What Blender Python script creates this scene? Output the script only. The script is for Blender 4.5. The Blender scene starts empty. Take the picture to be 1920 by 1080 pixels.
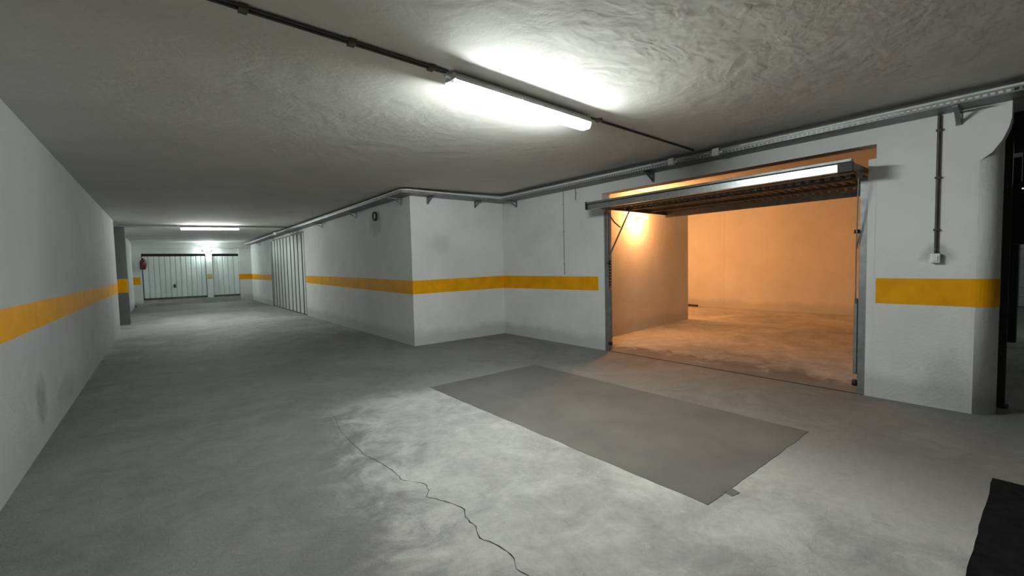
import bpy, bmesh, math, random
from mathutils import Vector, Matrix
random.seed(7)
S = bpy.context.scene
COL = S.collection

# ------------------------------------------------------------------ camera, world, exposure
cd = bpy.data.cameras.new('camera'); cam = bpy.data.objects.new('camera', cd); COL.objects.link(cam)
R_ = Vector((0.778582, -0.627129, -0.022795)); U_ = Vector((0.05028, 0.026133, 0.998393)); F_ = Vector((0.625525, 0.778477, -0.051878))
M = Matrix(((R_.x, U_.x, -F_.x, 0), (R_.y, U_.y, -F_.y, 0), (R_.z, U_.z, -F_.z, 1.5), (0, 0, 0, 1)))
cam.matrix_world = M
cd.sensor_width = 36; cd.lens = 818.73 / 1920 * 36; cd.clip_start = 0.05; cd.clip_end = 200
S.camera = cam
w = bpy.data.worlds.new('world'); S.world = w; w.use_nodes = True
w.node_tree.nodes['Background'].inputs[0].default_value = (0.5, 0.55, 0.5, 1)
w.node_tree.nodes['Background'].inputs[1].default_value = 0.002
S.view_settings.view_transform = 'Standard'; S.view_settings.look = 'None'
S.view_settings.gamma = 1; S.view_settings.use_curve_mapping = False
S.view_settings.exposure = 0.0
TUBE_NEAR = 760.0; TUBE_FAR = 500.0; BULB = 1900.0; BULB2 = 4200.0; FARLAMP = 330.0

# ------------------------------------------------------------------ materials
def new_mat(name):
    m = bpy.data.materials.new(name); m.use_nodes = True
    nt = m.node_tree; return m, nt, nt.nodes['Principled BSDF']

def N(nt, t, **kw):
    n = nt.nodes.new(t)
    for k, v in kw.items(): setattr(n, k, v)
    return n

def noise(nt, pos, scale, detail=4, rough=0.55, dist=0.0):
    n = N(nt, 'ShaderNodeTexNoise'); n.inputs['Scale'].default_value = scale; n.inputs['Detail'].default_value = detail
    n.inputs['Roughness'].default_value = rough; n.inputs['Distortion'].default_value = dist
    nt.links.new(pos, n.inputs['Vector']); return n.outputs['Fac']

def ramp(nt, f, stops):
    r = N(nt, 'ShaderNodeValToRGB'); e = r.color_ramp.elements
    while len(e) < len(stops): e.new(0.5)
    for x, (p, c) in zip(e, stops):
        x.position = p; x.color = (*c, 1) if len(c) == 3 else c
    nt.links.new(f, r.inputs[0]); return r.outputs[0]

def mix(nt, f, a, b, mode='MIX'):
    n = N(nt, 'ShaderNodeMix', data_type='RGBA', blend_type=mode)
    for s, v in ((n.inputs[0], f), (n.inputs[6], a), (n.inputs[7], b)):
        if isinstance(v, bpy.types.NodeSocket): nt.links.new(v, s)
        elif isinstance(v, tuple): s.default_value = (*v, 1)
        else: s.default_value = v
    return n.outputs[2]

def math_(nt, op, a, b=None, c=None):
    n = N(nt, 'ShaderNodeMath', operation=op)
    for i, v in enumerate((a, b, c)):
        if v is None: continue
        if isinstance(v, bpy.types.NodeSocket): nt.links.new(v, n.inputs[i])
        else: n.inputs[i].default_value = v
    return n.outputs[0]

def bump(nt, bs, hts, dist=0.01, strength=1.0):
    b = N(nt, 'ShaderNodeBump'); b.inputs['Distance'].default_value = dist; b.inputs['Strength'].default_value = strength
    nt.links.new(hts, b.inputs['Height']); nt.links.new(b.outputs[0], bs.inputs['Normal'])

def simple(name, col, rough=0.6, metal=0.0, var=0.08, scale=6.0, bmp=0.0):
    m, nt, bs = new_mat(name)
    g = N(nt, 'ShaderNodeNewGeometry').outputs['Position']
    f = noise(nt, g, scale, 4)
    d = tuple(max(0, c * (1 - var * 2)) for c in col); l = tuple(min(1, c * (1 + var)) for c in col)
    nt.links.new(ramp(nt, f, [(0.3, d), (0.7, l)]), bs.inputs['Base Color'])
    bs.inputs['Roughness'].default_value = rough; bs.inputs['Metallic'].default_value = metal
    if bmp: bump(nt, bs, noise(nt, g, scale * 8, 3), bmp)
    return m

def plaster(name, col, stains=(), rough=0.85, bscale=38, bd=0.004, dirty=True, big=None):
    m, nt, bs = new_mat(name)
    g = N(nt, 'ShaderNodeNewGeometry').outputs['Position']
    f = noise(nt, g, 0.9, 5, 0.6, 0.4)
    d = tuple(c * 0.86 for c in col)
    c = ramp(nt, f, [(0.3, d), (0.7, col)])
    sep = N(nt, 'ShaderNodeSeparateXYZ'); nt.links.new(g, sep.inputs[0])
    if dirty:   # splashed grime along the foot of the wall
        n2 = noise(nt, g, 2.2, 5, 0.6)
        h = math_(nt, 'ADD', math_(nt, 'MULTIPLY', n2, -0.5), math_(nt, 'MULTIPLY', sep.outputs[2], 1.6))
        k = ramp(nt, h, [(0.0, (0.55, 0.55, 0.55)), (0.25, (0, 0, 0))])
        kk = math_(nt, 'MULTIPLY', k, 1.0)
        c = mix(nt, kk, c, (0.42, 0.43, 0.40))
    for (p, r, s) in stains:
        vm = N(nt, 'ShaderNodeVectorMath', operation='SUBTRACT'); nt.links.new(g, vm.inputs[0]); vm.inputs[1].default_value = p
        vd = N(nt, 'ShaderNodeVectorMath', operation='DIVIDE'); nt.links.new(vm.outputs[0], vd.inputs[0]); vd.inputs[1].default_value = r
        ln = N(nt, 'ShaderNodeVectorMath', operation='LENGTH'); nt.links.new(vd.outputs[0], ln.inputs[0])
        wob = math_(nt, 'ADD', ln.outputs['Value'], math_(nt, 'MULTIPLY', math_(nt, 'SUBTRACT', noise(nt, g, 9, 3), 0.5), 1.1))
        mk = ramp(nt, wob, [(0.45, (1, 1, 1)), (1.0, (0, 0, 0))])
        c = mix(nt, math_(nt, 'MULTIPLY', mk, s), c, (0.2, 0.21, 0.2))
    nt.links.new(c, bs.inputs['Base Color']); bs.inputs['Roughness'].default_value = rough
    b1 = noise(nt, g, bscale, 5, 0.6); b2 = noise(nt, g, 3.5, 3)
    hh = math_(nt, 'ADD', b1, math_(nt, 'MULTIPLY', b2, 2.0))
    if big:
        mp = N(nt, 'ShaderNodeMapping'); nt.links.new(g, mp.inputs[0]); mp.inputs['Scale'].default_value = (1, 1, 1)
        b3 = noise(nt, mp.outputs[0], big, 3, 0.55, 1.2)
        hh = math_(nt, 'ADD', hh, math_(nt, 'MULTIPLY', b3, 2.0))
    bump(nt, bs, hh, bd)
    return m

M_wall = plaster('white_plaster', (0.80, 0.81, 0.80), stains=[((3.711, 9.3, 2.45), (0.3, 0.45, 0.30), 0.35), ((4.35, 7.61, 1.95), (0.30, 0.3, 0.2), 0.18),
                 ((5.89, 0.72, 1.52), (0.3, 0.14, 0.12), 0.45), ((5.896, 0.62, 0.25), (0.3, 0.25, 0.35), 0.25)])
M_wall_l = plaster('plaster_left_dimmed', (0.52, 0.54, 0.535), stains=[((-0.875, 5.6, 0.40), (0.2, 0.26, 0.26), 0.6), ((-0.875, 6.9, 0.25), (0.2, 0.8, 0.2), 0.3)])  # left plaster greyed: darkening towards the frame edge put into its colour
M_gar = plaster('garage_plaster', (0.70, 0.70, 0.68), bd=0.003)
M_ceil = plaster('ceiling_plaster', (0.71, 0.70, 0.66), bscale=12, bd=0.0021, dirty=False, big=3.0)
M_pillar = simple('shaded_pillar_grey', (0.15, 0.17, 0.165), 0.8)  # dark grey carries the shade of the pillar's front face
M_yel = simple('yellow_paint', (0.86, 0.39, 0.004), 0.55, 0, 0.06, 5)
M_yel.node_tree.nodes['Principled BSDF'].inputs['Specular IOR Level'].default_value = 0.15
M_galv = simple('galvanised', (0.50, 0.52, 0.53), 0.38, 0.9, 0.12, 18)
M_galvd = simple('galvanised_dull', (0.30, 0.31, 0.31), 0.5, 0.7, 0.12, 12)
M_rail = simple('door_rail_steel', (0.62, 0.66, 0.68), 0.33, 1.0, 0.10, 25, 0.0006)
M_tray = simple('tray_steel', (0.22, 0.23, 0.235), 0.5, 0.5, 0.1, 14)
M_under = simple('door_underside', (0.17, 0.155, 0.14), 0.5, 0.5, 0.18, 9)
M_white = simple('white_enamel', (0.80, 0.83, 0.81), 0.35, 0.0, 0.03, 8)
M_pvc = simple('pvc_grey', (0.62, 0.64, 0.63), 0.4, 0, 0.05, 9)
M_dark = simple('black_steel_and_shade', (0.012, 0.012, 0.012), 0.6, 0.0, 0.1, 8)
M_cond = simple('dark_conduit', (0.055, 0.05, 0.038), 0.5, 0, 0.15, 8)
M_clip = simple('brown_clip', (0.10, 0.075, 0.035), 0.6)
M_red = simple('extinguisher_red', (0.14, 0.006, 0.012), 0.35)
M_patch = simple('smooth_dark_cement', (0.130, 0.128, 0.115), 0.8, 0, 0.10, 2.2, 0.0012)
M_dpatch = simple('asphalt_patch', (0.012, 0.012, 0.013), 1.0, 0, 0.2, 14, 0.001)
M_dpatch.node_tree.nodes['Principled BSDF'].inputs['Specular IOR Level'].default_value = 0.05
M_crack = simple('crack_shadow', (0.035, 0.035, 0.032), 1.0, 0, 0.3, 30)
M_kerb = simple('kerb_concrete', (0.42, 0.43, 0.42), 0.85, 0, 0.12, 3)
M_groove = simple('groove_shade', (0.10, 0.115, 0.10), 0.6)
M_far = simple('far_door_enamel', (0.74, 0.80, 0.79), 0.36, 0, 0.04, 1.6)
M_fold = simple('folding_door_enamel', (0.66, 0.70, 0.66), 0.5, 0.0, 0.05, 2.5)

def concrete():
    m, nt, bs = new_mat('worn_concrete')
    g = N(nt, 'ShaderNodeNewGeometry').outputs['Position']
    a = noise(nt, g, 0.45, 6, 0.62, 0.8)
    b = noise(nt, g, 2.6, 8, 0.68, 0.9)
    c = noise(nt, g, 13, 6, 0.7, 0.6)
    s = math_(nt, 'ADD', math_(nt, 'MULTIPLY', a, 0.50), math_(nt, 'MULTIPLY', b, 0.36))
    s = math_(nt, 'ADD', s, math_(nt, 'MULTIPLY', c, 0.16))
    col = ramp(nt, s, [(0.38, (0.25, 0.25, 0.238)), (0.47, (0.36, 0.36, 0.342)), (0.55, (0.48, 0.48, 0.455)), (0.66, (0.64, 0.64, 0.605))])
    fl = ramp(nt, noise(nt, g, 5.0, 9, 0.75, 1.6), [(0.60, (0, 0, 0)), (0.68, (1, 1, 1))])
    col = mix(nt, math_(nt, 'MULTIPLY', fl, 0.45), col, (0.60, 0.60, 0.56))
    pt = ramp(nt, noise(nt, g, 7.0, 7, 0.7, 1.0), [(0.30, (1, 1, 1)), (0.38, (0, 0, 0))])
    col = mix(nt, math_(nt, 'MULTIPLY', pt, 0.25), col, (0.09, 0.09, 0.085))
    # traffic grime, with frame-edge shade put into its colour, everywhere except the worn, paler strip beside the cement patch and far down the aisle
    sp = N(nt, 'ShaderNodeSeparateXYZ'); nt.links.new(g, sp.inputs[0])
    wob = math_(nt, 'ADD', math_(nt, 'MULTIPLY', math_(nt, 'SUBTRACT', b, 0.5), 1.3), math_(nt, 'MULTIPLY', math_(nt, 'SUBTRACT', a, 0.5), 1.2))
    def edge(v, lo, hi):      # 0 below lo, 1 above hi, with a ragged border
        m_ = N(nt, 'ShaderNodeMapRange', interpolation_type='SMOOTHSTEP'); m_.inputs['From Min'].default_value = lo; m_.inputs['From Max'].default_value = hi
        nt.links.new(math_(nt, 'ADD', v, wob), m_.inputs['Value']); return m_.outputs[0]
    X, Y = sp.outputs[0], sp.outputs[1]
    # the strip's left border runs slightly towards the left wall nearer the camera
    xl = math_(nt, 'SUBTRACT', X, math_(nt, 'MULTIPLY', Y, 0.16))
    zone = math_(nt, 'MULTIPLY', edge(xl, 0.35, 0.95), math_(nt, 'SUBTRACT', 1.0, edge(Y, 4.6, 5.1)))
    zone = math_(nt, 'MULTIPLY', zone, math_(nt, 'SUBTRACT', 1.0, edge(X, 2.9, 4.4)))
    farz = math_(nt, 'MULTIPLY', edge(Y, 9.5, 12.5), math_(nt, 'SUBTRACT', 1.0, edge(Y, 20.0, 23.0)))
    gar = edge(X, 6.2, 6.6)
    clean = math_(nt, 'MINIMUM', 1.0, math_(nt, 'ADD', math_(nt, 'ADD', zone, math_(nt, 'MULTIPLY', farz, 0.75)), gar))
    grime_shade = math_(nt, 'SUBTRACT', 1.0, clean)
    col = mix(nt, math_(nt, 'MULTIPLY', grime_shade, 0.68), col, (0.10, 0.10, 0.094))
    nt.links.new(col, bs.inputs['Base Color'])
    bs.inputs['Roughness'].default_value = 0.72
    bump(nt, bs, math_(nt, 'ADD', c, math_(nt, 'MULTIPLY', noise(nt, g, 50, 5, 0.75), 0.7)), 0.008)
    return m
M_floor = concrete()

def emis(name, col, st):
    m, nt, bs = new_mat(name)
    bs.inputs['Base Color'].default_value = (*col, 1); bs.inputs['Emission Color'].default_value = (*col, 1)
    bs.inputs['Emission Strength'].default_value = st; bs.inputs['Roughness'].default_value = 0.3
    return m
COOL = (0.93, 1.0, 0.965)
M_tubeN = emis('lit_tube_near', COOL, TUBE_NEAR)
M_tubeF = emis('lit_tube_far', (0.93, 1.0, 0.95), TUBE_FAR)
M_tubeP = emis('added_tube_passage', COOL, 130.0)
def prismatic():
    m, nt, bs = new_mat('prismatic_diffuser')
    tr = N(nt, 'ShaderNodeBsdfTransparent'); tl = N(nt, 'ShaderNodeBsdfTranslucent'); df = N(nt, 'ShaderNodeBsdfDiffuse')
    for n in (tl, df): n.inputs[0].default_value = (0.9, 0.92, 0.91, 1)
    a = N(nt, 'ShaderNodeMixShader'); a.inputs[0].default_value = 0.4; nt.links.new(tl.outputs[0], a.inputs[1]); nt.links.new(df.outputs[0], a.inputs[2])
    b = N(nt, 'ShaderNodeMixShader'); b.inputs[0].default_value = 0.22; nt.links.new(tr.outputs[0], b.inputs[1]); nt.links.new(a.outputs[0], b.inputs[2])
    nt.links.new(b.outputs[0], nt.nodes['Material Output'].inputs['Surface']); return m
M_lens = prismatic()
M_bulb = emis('warm_bulb', (1.0, 0.41, 0.135), BULB)
M_bulb2 = emis('warm_bulb_recess', (1.0, 0.41, 0.135), BULB2)
M_farl = emis('far_lamp_glass', (0.85, 1.0, 0.97), FARLAMP)
M_small = emis('small_indicator', (0.9, 1.0, 0.95), 0.7)
M_clear = simple('clear_plastic_end', (0.80, 0.88, 0.84), 0.2)

# ------------------------------------------------------------------ helpers
class MB:
    def __init__(s): s.v = []; s.f = []; s.sm = []
    def add(s, vs, fs, smooth=False):
        o = len(s.v); s.v += [tuple(v) for v in vs]; s.f += [tuple(i + o for i in f) for f in fs]; s.sm += [smooth] * len(fs); return s
    def box(s, x0, y0, z0, x1, y1, z1):
        if x0 > x1: x0, x1 = x1, x0
        if y0 > y1: y0, y1 = y1, y0
        if z0 > z1: z0, z1 = z1, z0
        return s.add([(x0, y0, z0), (x1, y0, z0), (x1, y1, z0), (x0, y1, z0), (x0, y0, z1), (x1, y0, z1), (x1, y1, z1), (x0, y1, z1)],
                     [(3, 2, 1, 0), (4, 5, 6, 7), (0, 1, 5, 4), (1, 2, 6, 5), (2, 3, 7, 6), (3, 0, 4, 7)])
    def prism(s, poly, ax, a, b):
        # poly: 2-D points in the two axes other than ax, extruded along ax from a to b
        n = len(poly)
        def P(q, t):
            return {0: (t, q[0], q[1]), 1: (q[0], t, q[1]), 2: (q[0], q[1], t)}[ax]
        vs = [P(q, a) for q in poly] + [P(q, b) for q in poly]
        fs = [tuple(range(n)), tuple(range(2 * n - 1, n - 1, -1))] + [(i, i + n, (i + 1) % n + n, (i + 1) % n) for i in range(n)]
        return s.add(vs, fs)
    def bar(s, a, b, w_, h_):
        a, b = Vector(a), Vector(b); d = (b - a).normalized()
        up = Vector((0, 0, 1)) if abs(d.z) < 0.95 else Vector((0, 1, 0))
        sd = d.cross(up).normalized() * w_ / 2; uu = sd.cross(d).normalized() * h_ / 2
        vs = [a - sd - uu, a + sd - uu, a + sd + uu, a - sd + uu, b - sd - uu, b + sd - uu, b + sd + uu, b - sd + uu]
        return s.add(vs, [(3, 2, 1, 0), (4, 5, 6, 7), (0, 1, 5, 4), (1, 2, 6, 5), (2, 3, 7, 6), (3, 0, 4, 7)])
    def tube(s, pts, r, n=10, cap=True):
        pts = [Vector(p) for p in pts]; rings = []
        for i, p in enumerate(pts):
            d = (pts[min(i + 1, len(pts) - 1)] - pts[max(i - 1, 0)]).normalized()
            up = Vector((0, 0, 1)) if abs(d.z) < 0.95 else Vector((0, 1, 0))
            a = d.cross(up).normalized(); b = a.cross(d).normalized()
            rr = r[i] if isinstance(r, (list, tuple)) else r
            rings.append([p + (a * math.cos(t) + b * math.sin(t)) * rr for t in [2 * math.pi * k / n for k in range(n)]])
        vs = [v for q in rings for v in q]; fs = []
        for i in range(len(pts) - 1):
            for k in range(n): fs.append((i * n + k, i * n + (k + 1) % n, (i + 1) * n + (k + 1) % n, (i + 1) * n + k))
        s.add(vs, fs, True)
        if cap:
            s.add(rings[0], [tuple(range(n))]); s.add(rings[-1], [tuple(range(n))])
        return s
    def lathe(s, c, prof, axis=(0, 0, 1), n=20):
        c = Vector(c); ax = Vector(axis).normalized()
        up = Vector((0, 0, 1)) if abs(ax.z) < 0.95 else Vector((1, 0, 0))
        a = ax.cross(up).normalized(); b = ax.cross(a).normalized(); vs = []; fs = []
        for (r, h) in prof:
            for k in range(n):
                t = 2 * math.pi * k / n; vs.append(c + ax * h + (a * math.cos(t) + b * math.sin(t)) * max(r, 1e-4))
        for i in range(len(prof) - 1):
            for k in range(n): fs.append((i * n + k, i * n + (k + 1) % n, (i + 1) * n + (k + 1) % n, (i + 1) * n + k))
        return s.add(vs, fs, True)

def build(name, mb, mat, parent=None, bevel=0.0, label=None, stuff=False, loc=None):
    me = bpy.data.meshes.new(name)
    off = Vector(loc) if loc else (parent_loc(parent) if parent else Vector((0, 0, 0)))
    me.from_pydata([tuple(Vector(v) - off) for v in mb.v], [], mb.f); me.update()
    for p, sm in zip(me.polygons, mb.sm): p.use_smooth = sm
    bm = bmesh.new(); bm.from_mesh(me); bmesh.ops.recalc_face_normals(bm, faces=bm.faces); bm.to_mesh(me); bm.free()
    me.materials.append(mat)
    o = bpy.data.objects.new(name, me); COL.objects.link(o)
    if parent: o.parent = parent
    if loc:
        o.location = off - (parent_loc(parent) if parent else Vector((0, 0, 0)))
    if bevel:
        md = o.modifiers.new('bevel', 'BEVEL'); md.width = bevel; md.segments = 2; md.limit_method = 'ANGLE'
    if label: o['label'] = label
    if stuff: o['kind'] = 'stuff'
    return o

def parent_loc(p):
    v = Vector((0, 0, 0))
    while p: v += p.location; p = p.parent
    return v

def thing(name, label, cat, loc, group=None):
    o = bpy.data.objects.new(name, None); COL.objects.link(o); o.location = loc; o.empty_display_size = 0.1
    o['label'] = label; o['category'] = cat
    if group: o['group'] = group
    return o

def tag(o, label, cat, group=None):
    o['label'] = label; o['category'] = cat
    if group: o['group'] = group
    return o

def struct(name, mb, mat, label, cat, bevel=0.0):
    o = build(name, mb, mat, bevel=bevel); o['kind'] = 'structure'; o['label'] = label; o['category'] = cat; return o

def ceil_z(x, y): return 2.85 + 0.022 * x + 0.003 * y

# ------------------------------------------------------------------ the setting
XL, XB, XG, YB, YF = -0.875, 3.711, 5.896, 7.616, 26.2
HI = 3.25      # walls run up past the sloping ceiling slab's lower face, into the slab

# floor
fb = MB().box(-5, -6, -0.2, 21, 28, 0)
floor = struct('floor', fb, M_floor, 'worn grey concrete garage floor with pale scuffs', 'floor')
# dark cement patch, with slightly ragged edges
def ragged(x0, y0, x1, y1, step, amp):
    pts = []
    c = [(x0, y0), (x1, y0), (x1, y1), (x0, y1)]
    for i in range(4):
        a, b = Vector(c[i]), Vector(c[(i + 1) % 4]); n = max(2, int((b - a).length / step)); nn = Vector((-(b - a).y, (b - a).x)).normalized()
        for k in range(n):
            p = a.lerp(b, k / n)
            if k: p = p + nn * random.uniform(-amp, amp)
            pts.append((p.x, p.y))
    return pts
pp = ragged(2.55, 1.30, 4.31, 4.86, 0.09, 0.006)
build('cement_patch', MB().prism(pp, 2, -0.01, 0.003), M_patch, floor, label='smooth dark grey rectangular cement patch')
build('cement_patch', MB().prism(ragged(1.6, -1.9, 4.28, 0.225, 0.1, 0.004), 2, -0.01, 0.003), M_dpatch, floor, label='near-black patch at the right edge of the floor')
build('cement_scrap', MB().prism([(2.76, 1.25), (2.84, 1.235), (2.86, 1.30), (2.77, 1.302)], 2, -0.01, 0.003), M_patch, floor)
# crack
cr = [(1.33, 4.918), (1.30, 4.5), (1.235, 4.15), (1.215, 3.8), (1.209, 3.493), (1.255, 3.2), (1.271, 3.01), (1.262, 2.86), (1.36, 2.70), (1.335, 2.6), (1.288, 2.532), (1.375, 2.36), (1.39, 2.25), (1.352, 2.18), (1.338, 2.05), (1.298, 1.948), (1.345, 1.83), (1.349, 1.729), (1.30, 1.63), (1.314, 1.563), (1.28, 1.4), (1.30, 1.2)]
fine = []
for i in range(len(cr) - 1):
    a, b = Vector(cr[i]), Vector(cr[i + 1]); n = max(2, int((b - a).length / 0.03))
    for k in range(n):
        p = a.lerp(b, k / n); fine.append(p + Vector((random.uniform(-.007, .007), random.uniform(-.005, .005))))
vs = []; fs = []
for i, p in enumerate(fine):
    ww = (0.0006 + 0.0022 * min(1, i / 90)) * random.uniform(0.4, 1.5)
    vs += [(p.x - ww, p.y, 0.0015), (p.x + ww, p.y, 0.0015)]
    if i: k = 2 * i; fs.append((k - 2, k - 1, k + 1, k))
build('crack', MB().add(vs, fs), M_crack, floor, label='thin jagged crack running through the concrete')
# threshold joint under the garage door
build('threshold_joint', MB().box(5.90, 1.27, -0.01, 5.925, 4.82, 0.004), M_crack, floor, label='dark joint along the garage threshold')

# ceiling: a slab tilted very slightly, as measured
vs = []
for z_ in (0, 0.3):
    for (x, y) in ((-5, -6), (21, -6), (21, 28), (-5, 28)): vs.append((x, y, ceil_z(x, y) + z_))
ceiling = struct('ceiling', MB().add(vs, [(3, 2, 1, 0), (4, 5, 6, 7), (0, 1, 5, 4), (1, 2, 6, 5), (2, 3, 7, 6), (3, 0, 4, 7)]), M_ceil, 'rough grey-white plastered concrete ceiling', 'ceiling')

def wallbox(name, x0, y0, x1, y1, mat, label, z1=None, z0=0.0):
    if z1 is None: z1 = max(ceil_z(x0, y0), ceil_z(x1, y1)) + 0.04
    return struct(name, MB().box(x0, y0, z0, x1, y1, z1), mat, label, 'wall')

# left wall, ends in a dark side opening
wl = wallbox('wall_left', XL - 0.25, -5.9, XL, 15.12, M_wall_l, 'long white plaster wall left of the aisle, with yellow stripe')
build('painted_stripe', MB().prism([(-5.9, 1.035), (4.5, 1.043), (6.4, 1.038), (13.8, 1.022), (15.1, 1.02), (15.1, 1.268), (6.8, 1.273), (-5.9, 1.277)], 0, XL, XL + 0.002), M_yel, wl)
wallbox('wall_alcove', -3.2, 14.87, XL - 0.25, 15.12, M_dark, 'side of the recess behind the left wall end, coloured black for shade')  # recess walls are black: the opening's shade put into their colour
wallbox('wall_alcove_back', -3.4, 14.87, -3.2, 17.6, M_dark, 'back of the recess beside the far pillar, coloured black for shade')
pl = struct('wall_pillar', MB().box(-1.25, 17.2, 0, -0.76, 17.55, 2.95), M_pillar, 'grey square pillar past the end of the left wall', 'pillar')
build('painted_stripe', MB().box(-1.25, 17.196, 0.95, -0.76, 17.2, 1.36), M_yel, pl)
wallbox('wall_left_far', -1.2, 17.55, -0.97, YF, M_wall, 'short white wall between the pillar and the far doors')
# corridor right wall with folding door recess
DY0, DY1, DZ = 15.42, 20.98, 2.78
m = MB()
zt = 3.05
m.box(XB, YB + 0.2, 0, XB + 0.25, DY0, zt).box(XB, DY1, 0, XB + 0.25, YF, zt).box(XB, DY0, DZ, XB + 0.25, DY1, zt)
wr = struct('wall_right', m, M_wall, 'white plaster wall right of the aisle, with folding door and yellow stripe', 'wall')
st = MB().prism([(YB, 0.992), (10.26, 1.019), (DY0 - 0.05, 1.087), (DY0 - 0.05, 1.313), (10.23, 1.285), (YB, 1.25)], 0, XB - 0.002, XB)
build('painted_stripe', st, M_yel, wr)
build('painted_stripe', MB().prism([(DY1, 1.10), (YF, 1.09), (YF, 1.36), (DY1, 1.335)], 0, XB - 0.002, XB), M_yel, wr)
# box front
wf = wallbox('wall_corner', XB, YB, XG, YB + 0.2, M_wall, 'white plaster wall end facing the near lamp, beside the garage', 3.06)
build('painted_stripe', MB().prism([(XB, 0.992), (XG, 1.01), (XG, 1.276), (XB, 1.25)], 1, YB - 0.002, YB), M_yel, wf)
# garage wall: left piece, lintel
OY0, OY1, OZ = 1.20, 4.85, 2.68
m = MB().box(XG, OY1, 0, XG + 0.2, YB + 0.2, 3.08).box(XG, OY0, OZ, XG + 0.2, OY1, 3.08)
wg = struct('wall_garage', m, M_wall, 'white plaster wall around the open garage, left part and lintel', 'wall')
build('painted_stripe', MB().prism([(YB, 1.01), (4.95, 1.03), (4.95, 1.274), (YB, 1.276)], 0, XG - 0.002, XG), M_yel, wg)
# right pier with rounded free end
def rounded(x0, y0, x1, y1, r, n=10):
    pts = [(x1, y1), (x0, y1)]
    for k in range(n + 1):
        t = math.pi + (math.pi / 2) * k / n
        pts.append((x0 + r + r * math.cos(t), y0 + r + r * math.sin(t)))
    pts += [(x1, y0)]
    return pts
pr = rounded(XG, 0.315, XG + 0.2, OY0, 0.17)
mb = MB().prism(pr, 2, 0, 3.08)
wp = struct('wall_pier', mb, M_wall, 'white wall pier with rounded end right of the open garage', 'wall')
for p in wp.data.polygons:
    p.use_smooth = 0.02 < abs(p.normal.x) < 0.98 and abs(p.normal.z) < 0.5
build('haunch', MB().prism([(0.27, 3.08), (0.27, 2.70), (0.285, 2.62), (0.32, 2.52), (0.38, 2.42), (0.49, 2.33), (0.49, 3.08)], 0, XG + 0.0005, XG + 0.2), M_wall, wp)
so = rounded(XG - 0.002, 0.313, XG + 0.2, 1.187, 0.172)
build('painted_stripe', MB().prism(so, 2, 1.013, 1.276), M_yel, wp)
# plaster reveals beside the door frame
rv1 = struct('trim_1', MB().box(XG - 0.002, 4.815, 0, XG + 0.2, OY1, 2.56), M_wall, 'narrow white reveal left of the garage opening', 'trim')
rv2 = struct('trim_2', MB().box(XG - 0.002, OY0, 0, XG + 0.2, 1.265, 2.53), M_wall, 'narrow white reveal right of the garage opening', 'trim')

# garage interior
m = MB(); a = Vector((6.096, 5.49)); b = Vector((10.65, 5.96))
m.prism([(a.x, a.y), (b.x, b.y), (b.x - 0.02, b.y + 0.2), (a.x - 0.0, a.y + 0.2)], 2, 0, 3.12)
struct('wall_garage_left', m, M_gar, 'left wall inside the lit garage, carrying the bulb', 'wall')
wallbox('wall_garage_rear', 13.9, 0.6, 14.1, 6.56, M_gar, 'orange-lit rear wall inside the open garage', 3.2)
wallbox('wall_garage_rear_left', 13.893, 6.56, 14.1, 11.2, M_gar, 'left stretch of the garage rear wall past the faint seam', 3.2)
wallbox('wall_garage_recess', 10.4, 11.0, 13.87, 11.2, M_gar, 'end wall of the garage recess behind the side wall', 3.2)
wallbox('wall_garage_recess_side', 10.43, 6.16, 10.63, 11.0, M_gar, 'side wall of the garage recess', 3.2)
wallbox('wall_garage_right', 6.096, 0.62, 13.9, 0.8, M_gar, 'right wall of the garage, hidden behind the pier', 3.2)
# passage at the right and the rest of the hall behind the camera
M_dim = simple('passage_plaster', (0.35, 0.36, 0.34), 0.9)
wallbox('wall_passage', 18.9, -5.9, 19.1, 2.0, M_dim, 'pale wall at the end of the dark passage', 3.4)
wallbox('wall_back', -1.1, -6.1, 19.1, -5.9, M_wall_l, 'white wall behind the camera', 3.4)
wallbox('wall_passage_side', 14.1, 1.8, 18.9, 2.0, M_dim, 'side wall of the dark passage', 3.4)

# far end: wall with a wide opening for two garage doors
m = MB()
m.box(-1.2, YF, 0, -0.65, YF + 0.2, 3.0).box(3.17, YF, 0, 3.96, YF + 0.2, 3.0).box(-0.65, YF, 2.67, 3.17, YF + 0.2, 3.0)
wfar = struct('wall_far', m, M_wall, 'white far end wall of the aisle around the garage doors', 'wall')
build('painted_stripe', MB().box(-0.97, YF - 0.002, 1.0, -0.72, YF, 1.335), M_yel, wfar)
build('painted_stripe', MB().box(3.14, YF - 0.002, 1.095, XB, YF, 1.37), M_yel, wfar)
struct('wall_far_header', MB().box(-0.65, YF + 0.08, 2.42, 3.17, YF + 0.2, 2.67).box(-0.65, YF + 0.5, 0, 3.17, YF + 0.6, 3.0), M_wall, 'recessed white header above the far doors', 'wall')
kb = MB().box(-0.9, YF - 0.35, 0, 0.4, YF - 0.02, 0.13).box(-0.65, YF - 0.02, 0, 3.17, YF + 0.5, 0.26)
struct('trim_3', kb, M_kerb, 'low raised concrete kerb at the foot of the far doors', 'kerb')
pm = MB().box(1.78, YF + 0.02, 0.26, 2.03, YF + 0.25, 2.42)
pc = struct('wall_far_pillar', pm, M_white, 'slim white pillar between the two far garage doors', 'pillar')
build('painted_stripe', MB().box(1.80, YF + 0.016, 1.17, 2.01, YF + 0.02, 1.41), simple('pale_yellow_paint', (0.55, 0.52, 0.16), 0.6), pc)
build('corner_guard', MB().box(1.86, YF - 0.01, 0.26, 1.97, YF + 0.02, 1.12), M_white, pc)

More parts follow.
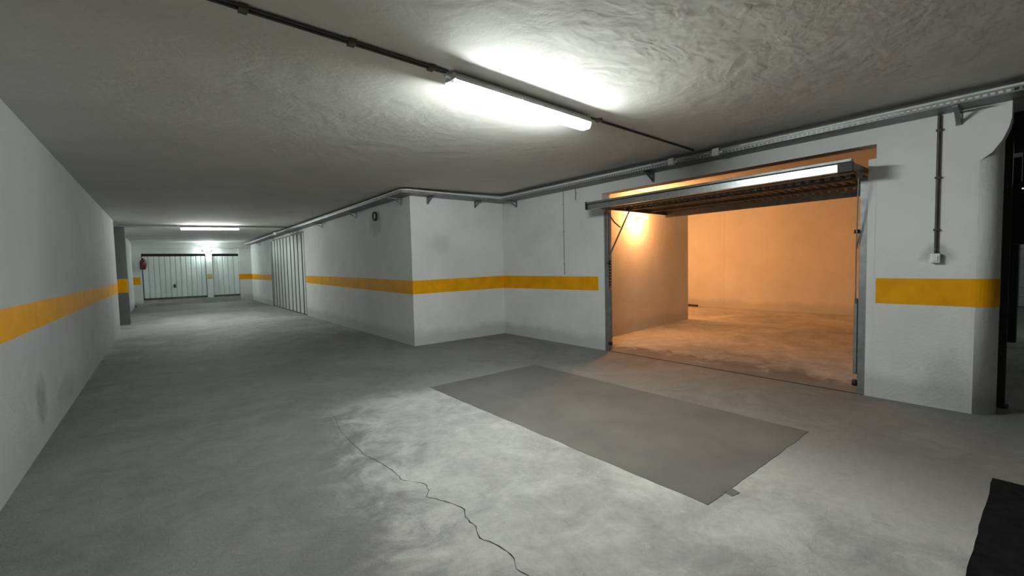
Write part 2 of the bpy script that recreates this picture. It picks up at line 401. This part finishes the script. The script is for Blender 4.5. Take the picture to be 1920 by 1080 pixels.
def far_door(name, x0, x1, label, n, handle):
    d = thing(name, label, 'garage door', (0.5 * (x0 + x1), YF + 0.12, 0.26)); d['kind'] = 'structure'
    wdt = (x1 - x0) / n
    for i in range(n):
        a = x0 + i * wdt
        z1 = 2.29
        q = MB().prism([(a + 0.006, YF + 0.16), (a + 0.006, YF + 0.135), (a + 0.03, YF + 0.115), (a + wdt - 0.03, YF + 0.115), (a + wdt - 0.006, YF + 0.135), (a + wdt - 0.006, YF + 0.16)], 2, 0.36, z1)
        build('panel', q, M_far, d)
    build('frame', MB().box(x0, YF + 0.16, 0.30, x1, YF + 0.2, z1 - 0.01), M_far, d)
    build('seal', MB().box(x0, YF + 0.10, 0.27, x1, YF + 0.2, 0.36), simple('grey_rubber', (0.10, 0.11, 0.105), 0.8), d, label='dark rubber seal along the bottom')
    build('shade_backing', MB().box(x0 - 0.02, YF + 0.205, 0.30, x1 + 0.02, YF + 0.215, 2.60), M_dark, d, label='black sheet for the shade in the gap above the panels')  # black sheet added behind the panels so the gap reads as shade
    if handle: build('handle', MB().lathe((handle, YF + 0.115, 0.87), [(0, -0.03), (0.05, -0.03), (0.065, 0), (0.05, 0.0)], (0, -1, 0), 14).box(handle - 0.03, YF + 0.05, 0.80, handle + 0.03, YF + 0.11, 0.97), M_dark, d, label='black oval handle')
far_door('door_1', -0.62, 1.77, 'white ribbed far garage door with black handle, left of the slim pillar', 12, 0.51)
far_door('door_2', 2.04, 3.16, 'narrow white far garage door right of the slim pillar', 5, None)

# folding sheet-metal door on the corridor wall
dr = thing('door_3', 'white folding ribbed metal door in the right aisle wall', 'garage door', (XB + 0.08, 18.2, 0)); dr['kind'] = 'structure'
ys = [15.47, 15.80, 16.37, 16.89, 17.42, 18.02, 18.58, 19.10, 19.64, 20.18, 20.72, 20.94]
for a, b in zip(ys[:-1], ys[1:]):
    q = MB().prism([(XB + 0.05, a + 0.02), (XB + 0.012, a + 0.055), (XB + 0.012, b - 0.055), (XB + 0.05, b - 0.02), (XB + 0.075, b - 0.02), (XB + 0.075, a + 0.02)], 2, 0.03, DZ - 0.05)
    build('panel', q, M_fold, dr)
for a in ys[1:-1]:
    build('groove_strip', MB().prism([(XB + 0.05, a - 0.018), (XB - 0.004, a - 0.012), (XB - 0.004, a + 0.012), (XB + 0.05, a + 0.018)], 2, 0.03, DZ - 0.06), M_groove, dr, label='dark strip standing for the shaded groove between folds')  # added dark strips give the grooves between panels their shade
fr = MB().box(XB + 0.075, DY0, 0.0, XB + 0.12, DY1, DZ)
build('shade_backing', fr, M_dark, dr, label='black sheet for the shade behind the folds')  # black sheet stands in for the shade behind the folds
fr = MB().box(XB - 0.01, DY0, 0, XB + 0.07, DY0 + 0.035, DZ).box(XB - 0.01, DY0, DZ - 0.045, XB + 0.07, DY1, DZ).box(XB - 0.01, DY1 - 0.035, 0, XB + 0.07, DY1, DZ)
build('frame', fr, M_galvd, dr, label='grey steel frame around the folds')

# ------------------------------------------------------------------ fluorescent battens
def batten(name, label, cx, cy, rot, L, lens, tilt=-0.022):
    z = ceil_z(cx, cy)
    t = thing(name, label, 'lamp', (cx, cy, z - 0.014), 'fluorescent battens on the ceiling')
    t.rotation_euler = (0, tilt, rot)
    # local coordinates: x along, z down
    def lb(nm, mb, mat, bevel=0, **k):
        me = build(nm, mb, mat, None, bevel, **k); me.parent = t; return me
    h = L / 2
    lb('housing', MB().prism([(-0.045, 0), (0.045, 0), (0.066, -0.030), (0.066, -0.046), (-0.066, -0.046), (-0.066, -0.030)], 0, -h, h).box(-h, 0.0625, -0.057, h, 0.066, -0.046).box(-h, -0.066, -0.057, h, -0.0625, -0.046), M_pvc)
    lb('diffuser', MB().prism([(-0.062, -0.047), (0.062, -0.047), (0.058, -0.085), (0.040, -0.115), (-0.040, -0.115), (-0.058, -0.085)], 0, -h + 0.012, h - 0.012), M_lens)
    lb('tube', MB().tube([(-h + 0.055, 0, -0.074), (h - 0.055, 0, -0.074)], 0.015, 12), lens)
    for s in (-1, 1):
        lb('end_cap', MB().prism([(-0.062, -0.047), (0.062, -0.047), (0.058, -0.085), (0.040, -0.115), (-0.040, -0.115), (-0.058, -0.085)], 0, s * (h - 0.011), s * h), M_lens)
        lb('tube_holder', MB().box(s * (h - 0.045), -0.02, -0.1, s * (h - 0.03), 0.02, -0.047), M_pvc)
        lb('gland', MB().tube([(s * h, 0, -0.022), (s * (h + 0.05), 0, -0.022)], 0.014), M_pvc)
    for k in range(6):
        x = -h + 0.16 + k * (L - 0.32) / 5
        for s in (-1, 1):
            lb('clip', MB().box(x - 0.012, s * 0.060, -0.060, x + 0.012, s * 0.072, -0.032), M_pvc)
    return t
batten('fluorescent_batten', 'long lit fluorescent batten on the near ceiling, above the aisle', 2.50, 2.83, math.radians(5.2), 1.62, M_tubeN)
batten('fluorescent_batten', 'small bright fluorescent batten far down the aisle ceiling', 1.28, 16.35, math.radians(-3), 1.50, M_tubeF)
batten('fluorescent_batten', 'dim unseen batten added to light the passage, outside the right picture edge', 14.0, -2.4, math.radians(90), 1.50, M_tubeP, -0.003)  # unseen lamp added to brighten the passage

# ceiling conduits
def cl(x): return 2.665 + 0.073 * (x - 0.3)
t = thing('ceiling_conduit', 'dark twin conduit crossing the near ceiling to the batten, then to the tray', 'conduit', (0.3, cl(0.3), ceil_z(0.3, 2.6)))
def cpt(x, dy=0, dz=0.012): return (x, cl(x) + dy, ceil_z(x, cl(x)) - dz)
build('pipe', MB().tube([cpt(-0.875), cpt(1.66)], 0.011), M_cond, t)
build('pipe', MB().tube([cpt(-0.875, -0.032), cpt(1.66, -0.032)], 0.008), M_cond, t)
build('pipe', MB().tube([cpt(3.36), cpt(5.60)], 0.012), M_cond, t)
for x in (-0.3, 0.40, 0.97, 1.53, 3.47):
    c = Vector(cpt(x, -0.014, 0.015)); build('saddle_clip', MB().box(c.x - 0.022, c.y - 0.034, c.z - 0.016, c.x + 0.022, c.y + 0.03, c.z + 0.014), M_clip, t, 0.004)
t = thing('ceiling_conduit', 'thin grey conduit on the far ceiling, from the grey pillar to the small batten', 'conduit', (1.2, 16.2, ceil_z(1.2, 16.2)))
def c2(x): y = 16.35 - 0.05 * (x - 1.28); return (x, y, ceil_z(x, y) - 0.02)
build('pipe', MB().tube([c2(-0.83), c2(0.47)], 0.016), M_pvc, t)
t = thing('ceiling_conduit', 'thin dark conduit on the far ceiling, from the small batten to the tray', 'conduit', (2.8, 16.2, ceil_z(2.8, 16.2)))
build('pipe', MB().tube([c2(2.08), c2(3.40)], 0.012), M_cond, t)

# ------------------------------------------------------------------ cable tray along the right-hand walls
ZB, OFF = 2.845, 0.29
ox, oy = XB - OFF, YB - OFF; gx = XG - OFF
T1 = thing('cable_tray', 'grey cable tray under the ceiling along the aisle wall towards the far doors', 'cable tray', (XB - 0.15, 17, ZB), 'cable tray runs')
T2 = thing('cable_tray', 'short grey cable tray across the bright wall end between two corners', 'cable tray', (4.8, YB - 0.15, ZB), 'cable tray runs')
T3 = thing('cable_tray', 'grey perforated cable tray above the garage door and the right pier', 'cable tray', (XG - 0.15, 3, ZB), 'cable tray runs')
build('tray_section', MB().box(ox, oy + 0.005, ZB, XB - 0.01, 26.1, ZB + 0.004), M_tray, T1)
build('tray_section', MB().box(XB - 0.009, oy + 0.005, ZB, gx - 0.004, YB - 0.01, ZB + 0.004), M_tray, T2)
build('tray_section', MB().box(gx, -2, ZB, XG - 0.01, YB - 0.01, ZB + 0.004), M_tray, T3)
build('lip', MB().box(ox - 0.003, oy, ZB, ox, 26.1, ZB + 0.04).box(ox, oy - 0.003, ZB, XB - 0.01, oy, ZB + 0.04), M_galvd, T1)
build('lip', MB().box(XB - 0.009, oy - 0.003, ZB, gx - 0.004, oy, ZB + 0.04), M_galvd, T2)
lp = MB().box(gx - 0.003, -2, ZB, gx, oy, ZB + 0.010).box(gx - 0.003, -2, ZB + 0.034, gx, oy, ZB + 0.044)
y = -2
while y < oy: lp.box(gx - 0.003, y, ZB + 0.01, gx, y + 0.018, ZB + 0.034); y += 0.045
build('perforated_lip', lp, M_galvd, T3)
build('inner_lip', MB().box(XG - 0.016, -2, ZB, XG - 0.012, YB - 0.03, ZB + 0.04), M_galvd, T3)
build('inner_lip', MB().box(XB - 0.016, YB, ZB, XB - 0.012, 26.1, ZB + 0.04), M_galvd, T1)
build('inner_lip', MB().box(XB, YB - 0.016, ZB, gx, YB - 0.012, ZB + 0.04), M_galvd, T2)
zc = ZB + 0.058
def arc(cx, cy, r, a0, a1, n=6): return [(cx + r * math.cos(a0 + (a1 - a0) * i / n), cy + r * math.sin(a0 + (a1 - a0) * i / n), zc) for i in range(n + 1)]
build('pipe', MB().tube([(ox + 0.01, 26.1, zc), (ox + 0.01, oy + 0.2, zc)] + arc(ox + 0.16, oy + 0.16, 0.15, math.pi, 1.5 * math.pi) + [(XB - 0.02, oy + 0.01, zc)], 0.016), M_pvc, T1)
build('pipe', MB().tube([(XB - 0.018, oy + 0.01, zc), (gx - 0.16, oy + 0.01, zc), (gx - 0.052, oy - 0.02, zc)], 0.016), M_pvc, T2)
build('pipe', MB().tube([(gx - 0.05, oy - 0.02, zc), (gx - 0.01, oy - 0.07, zc), (gx + 0.008, oy - 0.14, zc), (gx + 0.01, 3.75, zc)], 0.016), M_pvc, T3)
build('pipe', MB().tube([(gx + 0.012, 3.75, zc - 0.012), (gx + 0.02, 3.4, zc - 0.012)], 0.013), M_pvc, T3)
build('pipe', MB().tube([(gx + 0.01, 2.45, zc), (gx + 0.01, -2, zc)], 0.012), M_pvc, T3)
TR = T3
for y in (5.4, 5.72, 4.9, 3.75): build('coupling', MB().tube([(gx + 0.01, y, zc), (gx + 0.01, y - 0.06, zc)], 0.021), M_pvc, TR)
# loose cables lying in the tray
for k, (o_, r_) in enumerate(((0.08, 0.012), (0.12, 0.009), (0.16, 0.014))):
    ptsc = [(gx + o_ + 0.012 * math.sin(y * 2.1 + k * 2), y, ZB + 0.004 + r_ + 0.01 * abs(math.sin(y * 1.7 + k))) for y in [7.2 - 0.23 * i for i in range(40)]]
    build('cable', MB().tube(ptsc, r_, 8), M_cond, TR)
ptsc = [(gx + 0.02, 3.18, zc - 0.02), (gx + 0.03, 3.0, zc - 0.03), (gx + 0.0, 2.88, zc - 0.005), (gx + 0.03, 2.79, zc - 0.03)]
build('cable', MB().tube(ptsc, 0.009, 8), M_pvc, TR)
# cantilever brackets
def bracket(p, d, TR):
    # p on the wall (x,y); d unit direction away from wall
    px, py = p; dx, dy = d; sx, sy = dy, dx
    m = MB()
    w_ = 0.02
    def P(a, b, z): return (px + dx * a + sx * b, py + dy * a + sy * b, z)
    zt_ = ZB - 0.003
    m.add([P(0, -w_, zt_), P(0, w_, zt_), P(0, w_, zt_ - 0.13), P(0, -w_, zt_ - 0.13), P(0.012, -w_, zt_), P(0.012, w_, zt_), P(0.012, w_, zt_ - 0.13), P(0.012, -w_, zt_ - 0.13)],
          [(0, 1, 2, 3), (4, 5, 6, 7), (0, 4, 5, 1), (1, 5, 6, 2), (2, 6, 7, 3), (3, 7, 4, 0)])
    m.bar(P(0, 0, zt_ - 0.012), P(OFF, 0, zt_ - 0.012), 0.04, 0.02)
    m.bar(P(0.005, 0, zt_ - 0.118), P(OFF * 0.62, 0, zt_ - 0.015), 0.035, 0.012)
    build('bracket', m, M_tray, TR)
for y in (7.95, 10.5, 13.3, 16.8, 20.2, 23.5): bracket((XB, y), (-1, 0), T1)
for x in (4.08, 5.18): bracket((x, YB), (0, -1), T2)
for y in (7.12, 3.85, 0.60, -1.2): bracket((XG, y), (-1, 0), T3)

# junction boxes on the tray
def jbox(y, label):
    t = thing('junction_box', label, 'junction box', (gx - 0.03, y, ZB - 0.02), 'square junction boxes on the cable tray')
    build('body', MB().box(gx - 0.05, y - 0.045, ZB - 0.015, gx - 0.004, y + 0.045, ZB + 0.078), M_pvc, t, 0.005)
    build('lid', MB().box(gx - 0.058, y - 0.042, ZB - 0.012, gx - 0.05, y + 0.042, ZB + 0.075), M_pvc, t, 0.003)
    build('gland', MB().tube([(gx - 0.03, y - 0.045, ZB + 0.02), (gx - 0.03, y - 0.09, ZB + 0.02)], 0.014), M_pvc, t)
jbox(3.36, 'pale square junction box on the tray, the one nearer the wall corner')
jbox(2.74, 'pale square junction box on the tray, above the middle of the garage door')
# distant tray fittings near the folding door
t = thing('junction_box', 'small pale junction box on the tray above the far folding door', 'junction box', (ox - 0.05, 18.2, ZB))
build('body', MB().box(ox - 0.06, 18.1, ZB - 0.02, ox - 0.004, 18.35, ZB + 0.08), M_pvc, t, 0.005)
build('lid', MB().box(ox - 0.07, 18.12, ZB - 0.01, ox - 0.06, 18.33, ZB + 0.07), M_pvc, t)

# wall fittings
t = thing('wall_switch', 'small white switch box below a dark conduit on the right pier', 'switch', (XG, 0.73, 1.43))
build('body', MB().box(XG - 0.055, 0.695, 1.43, XG, 0.765, 1.52), M_white, t, 0.006)
build('rocker', MB().box(XG - 0.062, 0.71, 1.445, XG - 0.055, 0.75, 1.50), M_white, t, 0.002)
build('gland', MB().tube([(XG - 0.025, 0.73, 1.52), (XG - 0.025, 0.73, 1.56)], 0.012), M_cond, t)
t = thing('wall_conduit', 'dark vertical conduit dropping from the tray to the white switch', 'conduit', (XG, 0.73, 1.56))
build('pipe', MB().tube([(XG - 0.014, 0.73, 1.565), (XG - 0.014, 0.73, 2.84)], 0.014), M_cond, t)
for z in (1.75, 2.25, 2.7): build('saddle_clip', MB().box(XG - 0.030, 0.708, z - 0.01, XG, 0.752, z + 0.01), M_cond, t, 0.003)
t = thing('wall_conduit', 'thin grey vertical conduit on the wall left of the garage', 'conduit', (XG, 5.75, 1.30))
build('pipe', MB().tube([(XG - 0.008, 5.75, 1.30), (XG - 0.008, 5.75, 2.84)], 0.007), M_galvd, t)
for z in (1.5, 2.1, 2.6): build('saddle_clip', MB().box(XG - 0.017, 5.737, z - 0.006, XG, 5.763, z + 0.006), M_galvd, t)
tag(build('hanging_rod', MB().tube([(XG - 0.05, 5.41, 2.655), (XG - 0.05, 5.40, 2.75), (XG - 0.045, 5.41, 2.84)], 0.007).tube([(XG - 0.05, 5.41, 2.65), (XG - 0.05, 5.41, 2.662)], 0.010), M_tray, None, loc=(XG - 0.05, 5.41, 2.65)), 'short dark rod hanging from the tray left of the garage door', 'rod')
t = thing('vent_ring', 'dark round pipe collar high on the right aisle wall', 'vent', (XB, 9.30, 2.63))
build('collar', MB().lathe((XB, 9.30, 2.63), [(0.082, 0), (0.10, 0.0), (0.10, 0.04), (0.082, 0.04), (0.082, 0.0)], (-1, 0, 0), 28), M_dark, t)
build('disc', MB().lathe((XB, 9.30, 2.63), [(0.0, 0.025), (0.083, 0.025), (0.083, 0.0)], (-1, 0, 0), 28), M_wall, t, label='white disc inside the dark ring')
for (y0, z0, y1, z1) in ((2.945, 2.66+0.06, 2.94, 2.78), (2.91, 2.72, 2.885, 2.78)):
    pass

# ------------------------------------------------------------------ overhead garage door, swung open
GD = thing('overhead_garage_door', 'open up-and-over steel garage door tilted flat above the lit garage entrance', 'garage door', (XG + 0.02, 3.0, 0))
YA, YZ = 1.30, 4.76      # right / left edge
XF, XR = 5.45, 7.72; ZD = 2.42
# corrugated skin: ribs run front to back
prof = []; y = YA + 0.02; k = 0; pitch = 0.10
while y < YZ - 0.1:
    prof += [(y, 2.455), (y + 0.05, 2.455), (y + 0.06, 2.485), (y + 0.09, 2.485)]; y += pitch
prof += [(YZ - 0.02, 2.455)]
n = len(prof); vs = [(XF + 0.05, a, b) for a, b in prof] + [(XR - 0.02, a, b) for a, b in prof] + [(XF + 0.05, a, b + 0.004) for a, b in prof] + [(XR - 0.02, a, b + 0.004) for a, b in prof]
fs = [(i, i + 1, n + i + 1, n + i) for i in range(n - 1)] + [(2 * n + i, 3 * n + i, 3 * n + i + 1, 2 * n + i + 1) for i in range(n - 1)]
build('corrugated_skin', MB().add(vs, fs), M_under, GD, label='brown-grey corrugated sheet seen from below')
build('front_rail', MB().box(XF, YA + 0.12, 2.372, XF + 0.06, YZ + 0.02, 2.455), M_rail, GD, 0.004, label='bright galvanised front rail')
build('front_lip', MB().box(XF - 0.02, YA, 2.462, XF + 0.06, YZ + 0.04, 2.492), M_galvd, GD, 0.004)
build('rail_end_cap', MB().box(XF - 0.002, YA, 2.37, XF + 0.06, YA + 0.12, 2.46), M_dark, GD, label='black end cap on the front rail')
build('rail_end_cap', MB().box(XF - 0.022, YZ + 0.02, 2.372, XF + 0.06, YZ + 0.055, 2.498), M_dark, GD, 0.004, label='black end cap on the front rail')
for y0 in (YA, YZ - 0.04): build('side_rail', MB().box(XF + 0.06, y0, 2.40, XR, y0 + 0.04, 2.46), M_under, GD)
for x, wz in ((5.86, 2.405), (6.45, 2.415), (6.55, 2.43), (7.10, 2.42)): build('cross_rail', MB().box(x, YA + 0.04, wz, x + 0.045, YZ - 0.04, 2.452), M_under, GD, 0.003)
lp = MB(); y = YA + 0.1
while y < YZ - 0.1: lp.box(6.20, y, 2.418, 6.235, y + 0.045, 2.455); y += 0.10
build('notched_strip', lp, M_galvd, GD, stuff=False, label='strip of pale tabs across the underside')
build('rear_rail', MB().box(XR - 0.05, YA, 2.355, XR, YZ, 2.46), M_galvd, GD, 0.004)
build('spring_bar', MB().tube([(XF + 0.30, YA + 0.05, 2.40), (XF + 0.30, YZ - 0.05, 2.40)], 0.012), M_galvd, GD)
# frames, arms, cables
for s, yi, yo in ((1, 4.74, 4.815), (-1, 1.265, 1.335)):
    jf = build('jamb_frame', MB().box(XG + 0.01, yi, 0.0, XG + 0.055, yo, 2.36), M_galvd, GD, 0.003, label='grey steel upright of the door frame')
    yc = 4.72 if s == 1 else 1.355
    hb = MB()
    for k in range(9):
        z = 1.12 + k * 0.05 ; hb.box(XG - 0.004 if s==1 else XG+0.01, yc - 0.012, z, XG + 0.05, yc + 0.012, z + 0.022)
    if s == 1: build('toothed_strip', hb, M_dark, GD)
    build('counterweight', MB().box(XG - 0.0, yc - 0.016, 0.22, XG + 0.06, yc + 0.016, 1.05), M_galvd, GD, 0.004)
    build('roller', MB().lathe((XG + 0.02, yc - 0.02, 0.13 if s == 1 else 0.12), [(0, 0), (0.035, 0), (0.035, 0.04), (0, 0.04)], (0, 1, 0), 16), M_dark, GD)
    build('pivot_bolt', MB().lathe((XG + 0.0, yc - 0.02, 1.50 if s == 1 else 1.78), [(0, 0), (0.022, 0), (0.022, 0.04), (0, 0.04)], (0, 1, 0), 14), M_dark, GD)
    build('lift_arm', MB().bar((5.90, yc, 1.60), (6.48, yc, 2.41), 0.010, 0.026), M_galvd, GD)
    build('brace', MB().bar((5.83, yc, 2.39), (6.06, yc, 2.19), 0.010, 0.020).bar((6.06, yc, 2.19), (6.22, yc, 2.11), 0.010, 0.020), M_galvd, GD)
    build('lift_cable', MB().tube([(5.72 if s == -1 else 5.84, yc - 0.03 * (1 if s == 1 else 1.6), 2.37), (5.88, yc, 1.60), (5.89, yc, 1.0)], 0.006), M_galvd, GD)
build('hanger_plate', MB().box(5.74, 1.305, 2.33, 5.85, 1.312, 2.42), M_galvd, GD)

# bulb on the garage side wall
WY = 5.49 + (8.08 - 6.096) * (0.47 / 4.554)
WL = thing('wall_lamp', 'bare glowing orange bulb on a short arm from the garage side wall', 'lamp', (8.08, WY, 2.47))
build('base', MB().lathe((8.08, WY, 2.47), [(0, 0.0), (0.055, 0.0), (0.05, 0.02), (0.0, 0.025)], (0.1, -1, 0), 18), M_white, WL)
build('arm', MB().tube([(8.08, WY - 0.02, 2.47), (8.07, WY - 0.10, 2.455), (8.055, 5.53, 2.45)], 0.009), M_white, WL)
build('holder', MB().lathe((8.055, 5.54, 2.45), [(0, 0), (0.022, 0.0), (0.026, 0.03), (0, 0.035)], (-0.02, -1, 0.1), 14), M_white, WL)
build('bulb', MB().lathe((8.053, 5.51, 2.452), [(0.0, 0.0), (0.014, 0.0), (0.02, 0.02), (0.032, 0.045), (0.036, 0.065), (0.030, 0.09), (0.015, 0.102), (0.0, 0.105)], (-0.02, -1, 0.1), 18), M_bulb, WL)

# the second bulb, round the corner in the recess: it lights the rear wall
W2 = thing('wall_lamp', 'second orange bulb, hidden round the corner of the garage recess', 'lamp', (10.70, 8.0, 2.35))
build('base', MB().lathe((10.63, 8.0, 2.35), [(0, 0.0), (0.055, 0.0), (0.05, 0.03), (0.03, 0.04), (0.028, 0.07), (0, 0.07)], (1, 0, 0), 18), M_white, W2)
build('bulb', MB().lathe((10.70, 8.0, 2.35), [(0.0, 0.0), (0.014, 0.0), (0.02, 0.02), (0.032, 0.045), (0.036, 0.065), (0.030, 0.09), (0.015, 0.102), (0.0, 0.105)], (1, 0, 0), 18), M_bulb2, W2)
# small things in the garage
tag(build('wooden_batten', MB().bar((13.82, 7.95, 0.03), (13.72, 7.35, 0.03), 0.09, 0.06), simple('dark_wood', (0.05, 0.035, 0.02), 0.8), None, 0.004, loc=(13.77, 7.6, 0)), 'short dark wooden batten on the floor at the garage rear wall', 'batten')

# far bulkhead lamp, conduit, extinguisher
t = thing('bulkhead_lamp', 'glaring white bulkhead lamp above the slim pillar between far doors', 'lamp', (1.85, YF, 2.5))
build('base', MB().box(1.72, YF - 0.03, 2.50, 1.98, YF + 0.08, 2.63), M_white, t, 0.01)
build('glass', MB().lathe((1.85, YF - 0.03, 2.565), [(0.085, 0.0), (0.085, 0.04), (0.06, 0.07), (0.0, 0.08)], (0, -1, 0), 18), M_farl, t)
t = thing('wall_conduit', 'pale conduit along the header above the narrow far door', 'conduit', (2.0, YF, 2.70))
build('pipe', MB().tube([(1.62, YF - 0.02, 2.70), (2.9, YF - 0.02, 2.66), (3.05, YF - 0.03, 2.70), (3.68, YF - 0.03, 2.70)], 0.018), M_pvc, t)
build('coupling', MB().tube([(1.60, YF - 0.02, 2.70), (1.70, YF - 0.02, 2.70)], 0.03), M_white, t)
t = thing('fire_extinguisher', 'dark red fire extinguisher hung left of the far garage doors', 'fire extinguisher', (-0.6, YF - 0.12, 1.68))
ex, ey = -0.60, YF - 0.12
build('cylinder', MB().lathe((ex, ey, 1.69), [(0, 0), (0.09, 0), (0.105, 0.02), (0.105, 0.34), (0.08, 0.42), (0.03, 0.46), (0.0, 0.46)]), M_red, t)
build('valve', MB().lathe((ex, ey, 2.14), [(0.0, 0), (0.03, 0), (0.03, 0.05), (0, 0.05)]).bar((ex - 0.02, ey, 2.19), (ex + 0.09, ey, 2.22), 0.02, 0.014), M_dark, t)
build('hose', MB().tube([(ex + 0.03, ey, 2.17), (ex + 0.12, ey, 2.12), (ex + 0.13, ey, 1.95), (ex + 0.115, ey, 1.80)], 0.012), M_dark, t)
build('bracket', MB().box(ex - 0.11, ey + 0.08, 1.9, ex - 0.02, YF, 1.94).box(ex - 0.02, ey + 0.10, 1.9, ex + 0.02, YF + 0.0, 1.94), M_dark, t)

# ------------------------------------------------------------------ dark passage at the right edge
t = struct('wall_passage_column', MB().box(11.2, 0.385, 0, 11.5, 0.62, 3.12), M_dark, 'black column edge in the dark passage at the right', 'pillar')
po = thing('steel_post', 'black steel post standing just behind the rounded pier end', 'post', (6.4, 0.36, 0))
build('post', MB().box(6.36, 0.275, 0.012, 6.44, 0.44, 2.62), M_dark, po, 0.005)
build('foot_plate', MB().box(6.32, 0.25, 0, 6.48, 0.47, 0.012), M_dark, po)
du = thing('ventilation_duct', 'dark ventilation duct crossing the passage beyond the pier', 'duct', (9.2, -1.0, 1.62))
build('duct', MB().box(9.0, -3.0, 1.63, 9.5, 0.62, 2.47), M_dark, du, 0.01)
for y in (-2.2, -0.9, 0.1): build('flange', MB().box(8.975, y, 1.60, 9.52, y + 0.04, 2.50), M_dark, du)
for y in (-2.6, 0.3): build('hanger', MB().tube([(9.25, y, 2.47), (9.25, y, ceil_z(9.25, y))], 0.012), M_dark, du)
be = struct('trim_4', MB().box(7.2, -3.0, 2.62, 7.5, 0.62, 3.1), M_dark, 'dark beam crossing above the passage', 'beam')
pw = thing('white_roller_door', 'pale closed door at the end of the dark passage', 'door', (18.85, -0.4, 0))
for k in range(8): build('slat', MB().box(18.84, -1.5, 0.02 + k * 0.27, 18.88, 0.62, 0.02 + k * 0.27 + 0.262), M_white, pw, 0.006)
build('frame', MB().box(18.83, -1.58, 0, 18.895, -1.5, 2.25).box(18.83, 0.62, 0, 18.895, 0.70, 2.25), M_galvd, pw)
t = thing('indicator_lamp', 'tiny white light glowing in the dark passage', 'lamp', (8.95, 0.30, 2.36))
build('base', MB().box(8.95, 0.27, 2.34, 8.975, 0.31, 2.39), M_dark, t)
build('lens', MB().lathe((8.95, 0.292, 2.362), [(0.0, 0.010), (0.010, 0.006), (0.011, 0.0)], (-1, 0, 0), 12), M_small, t)
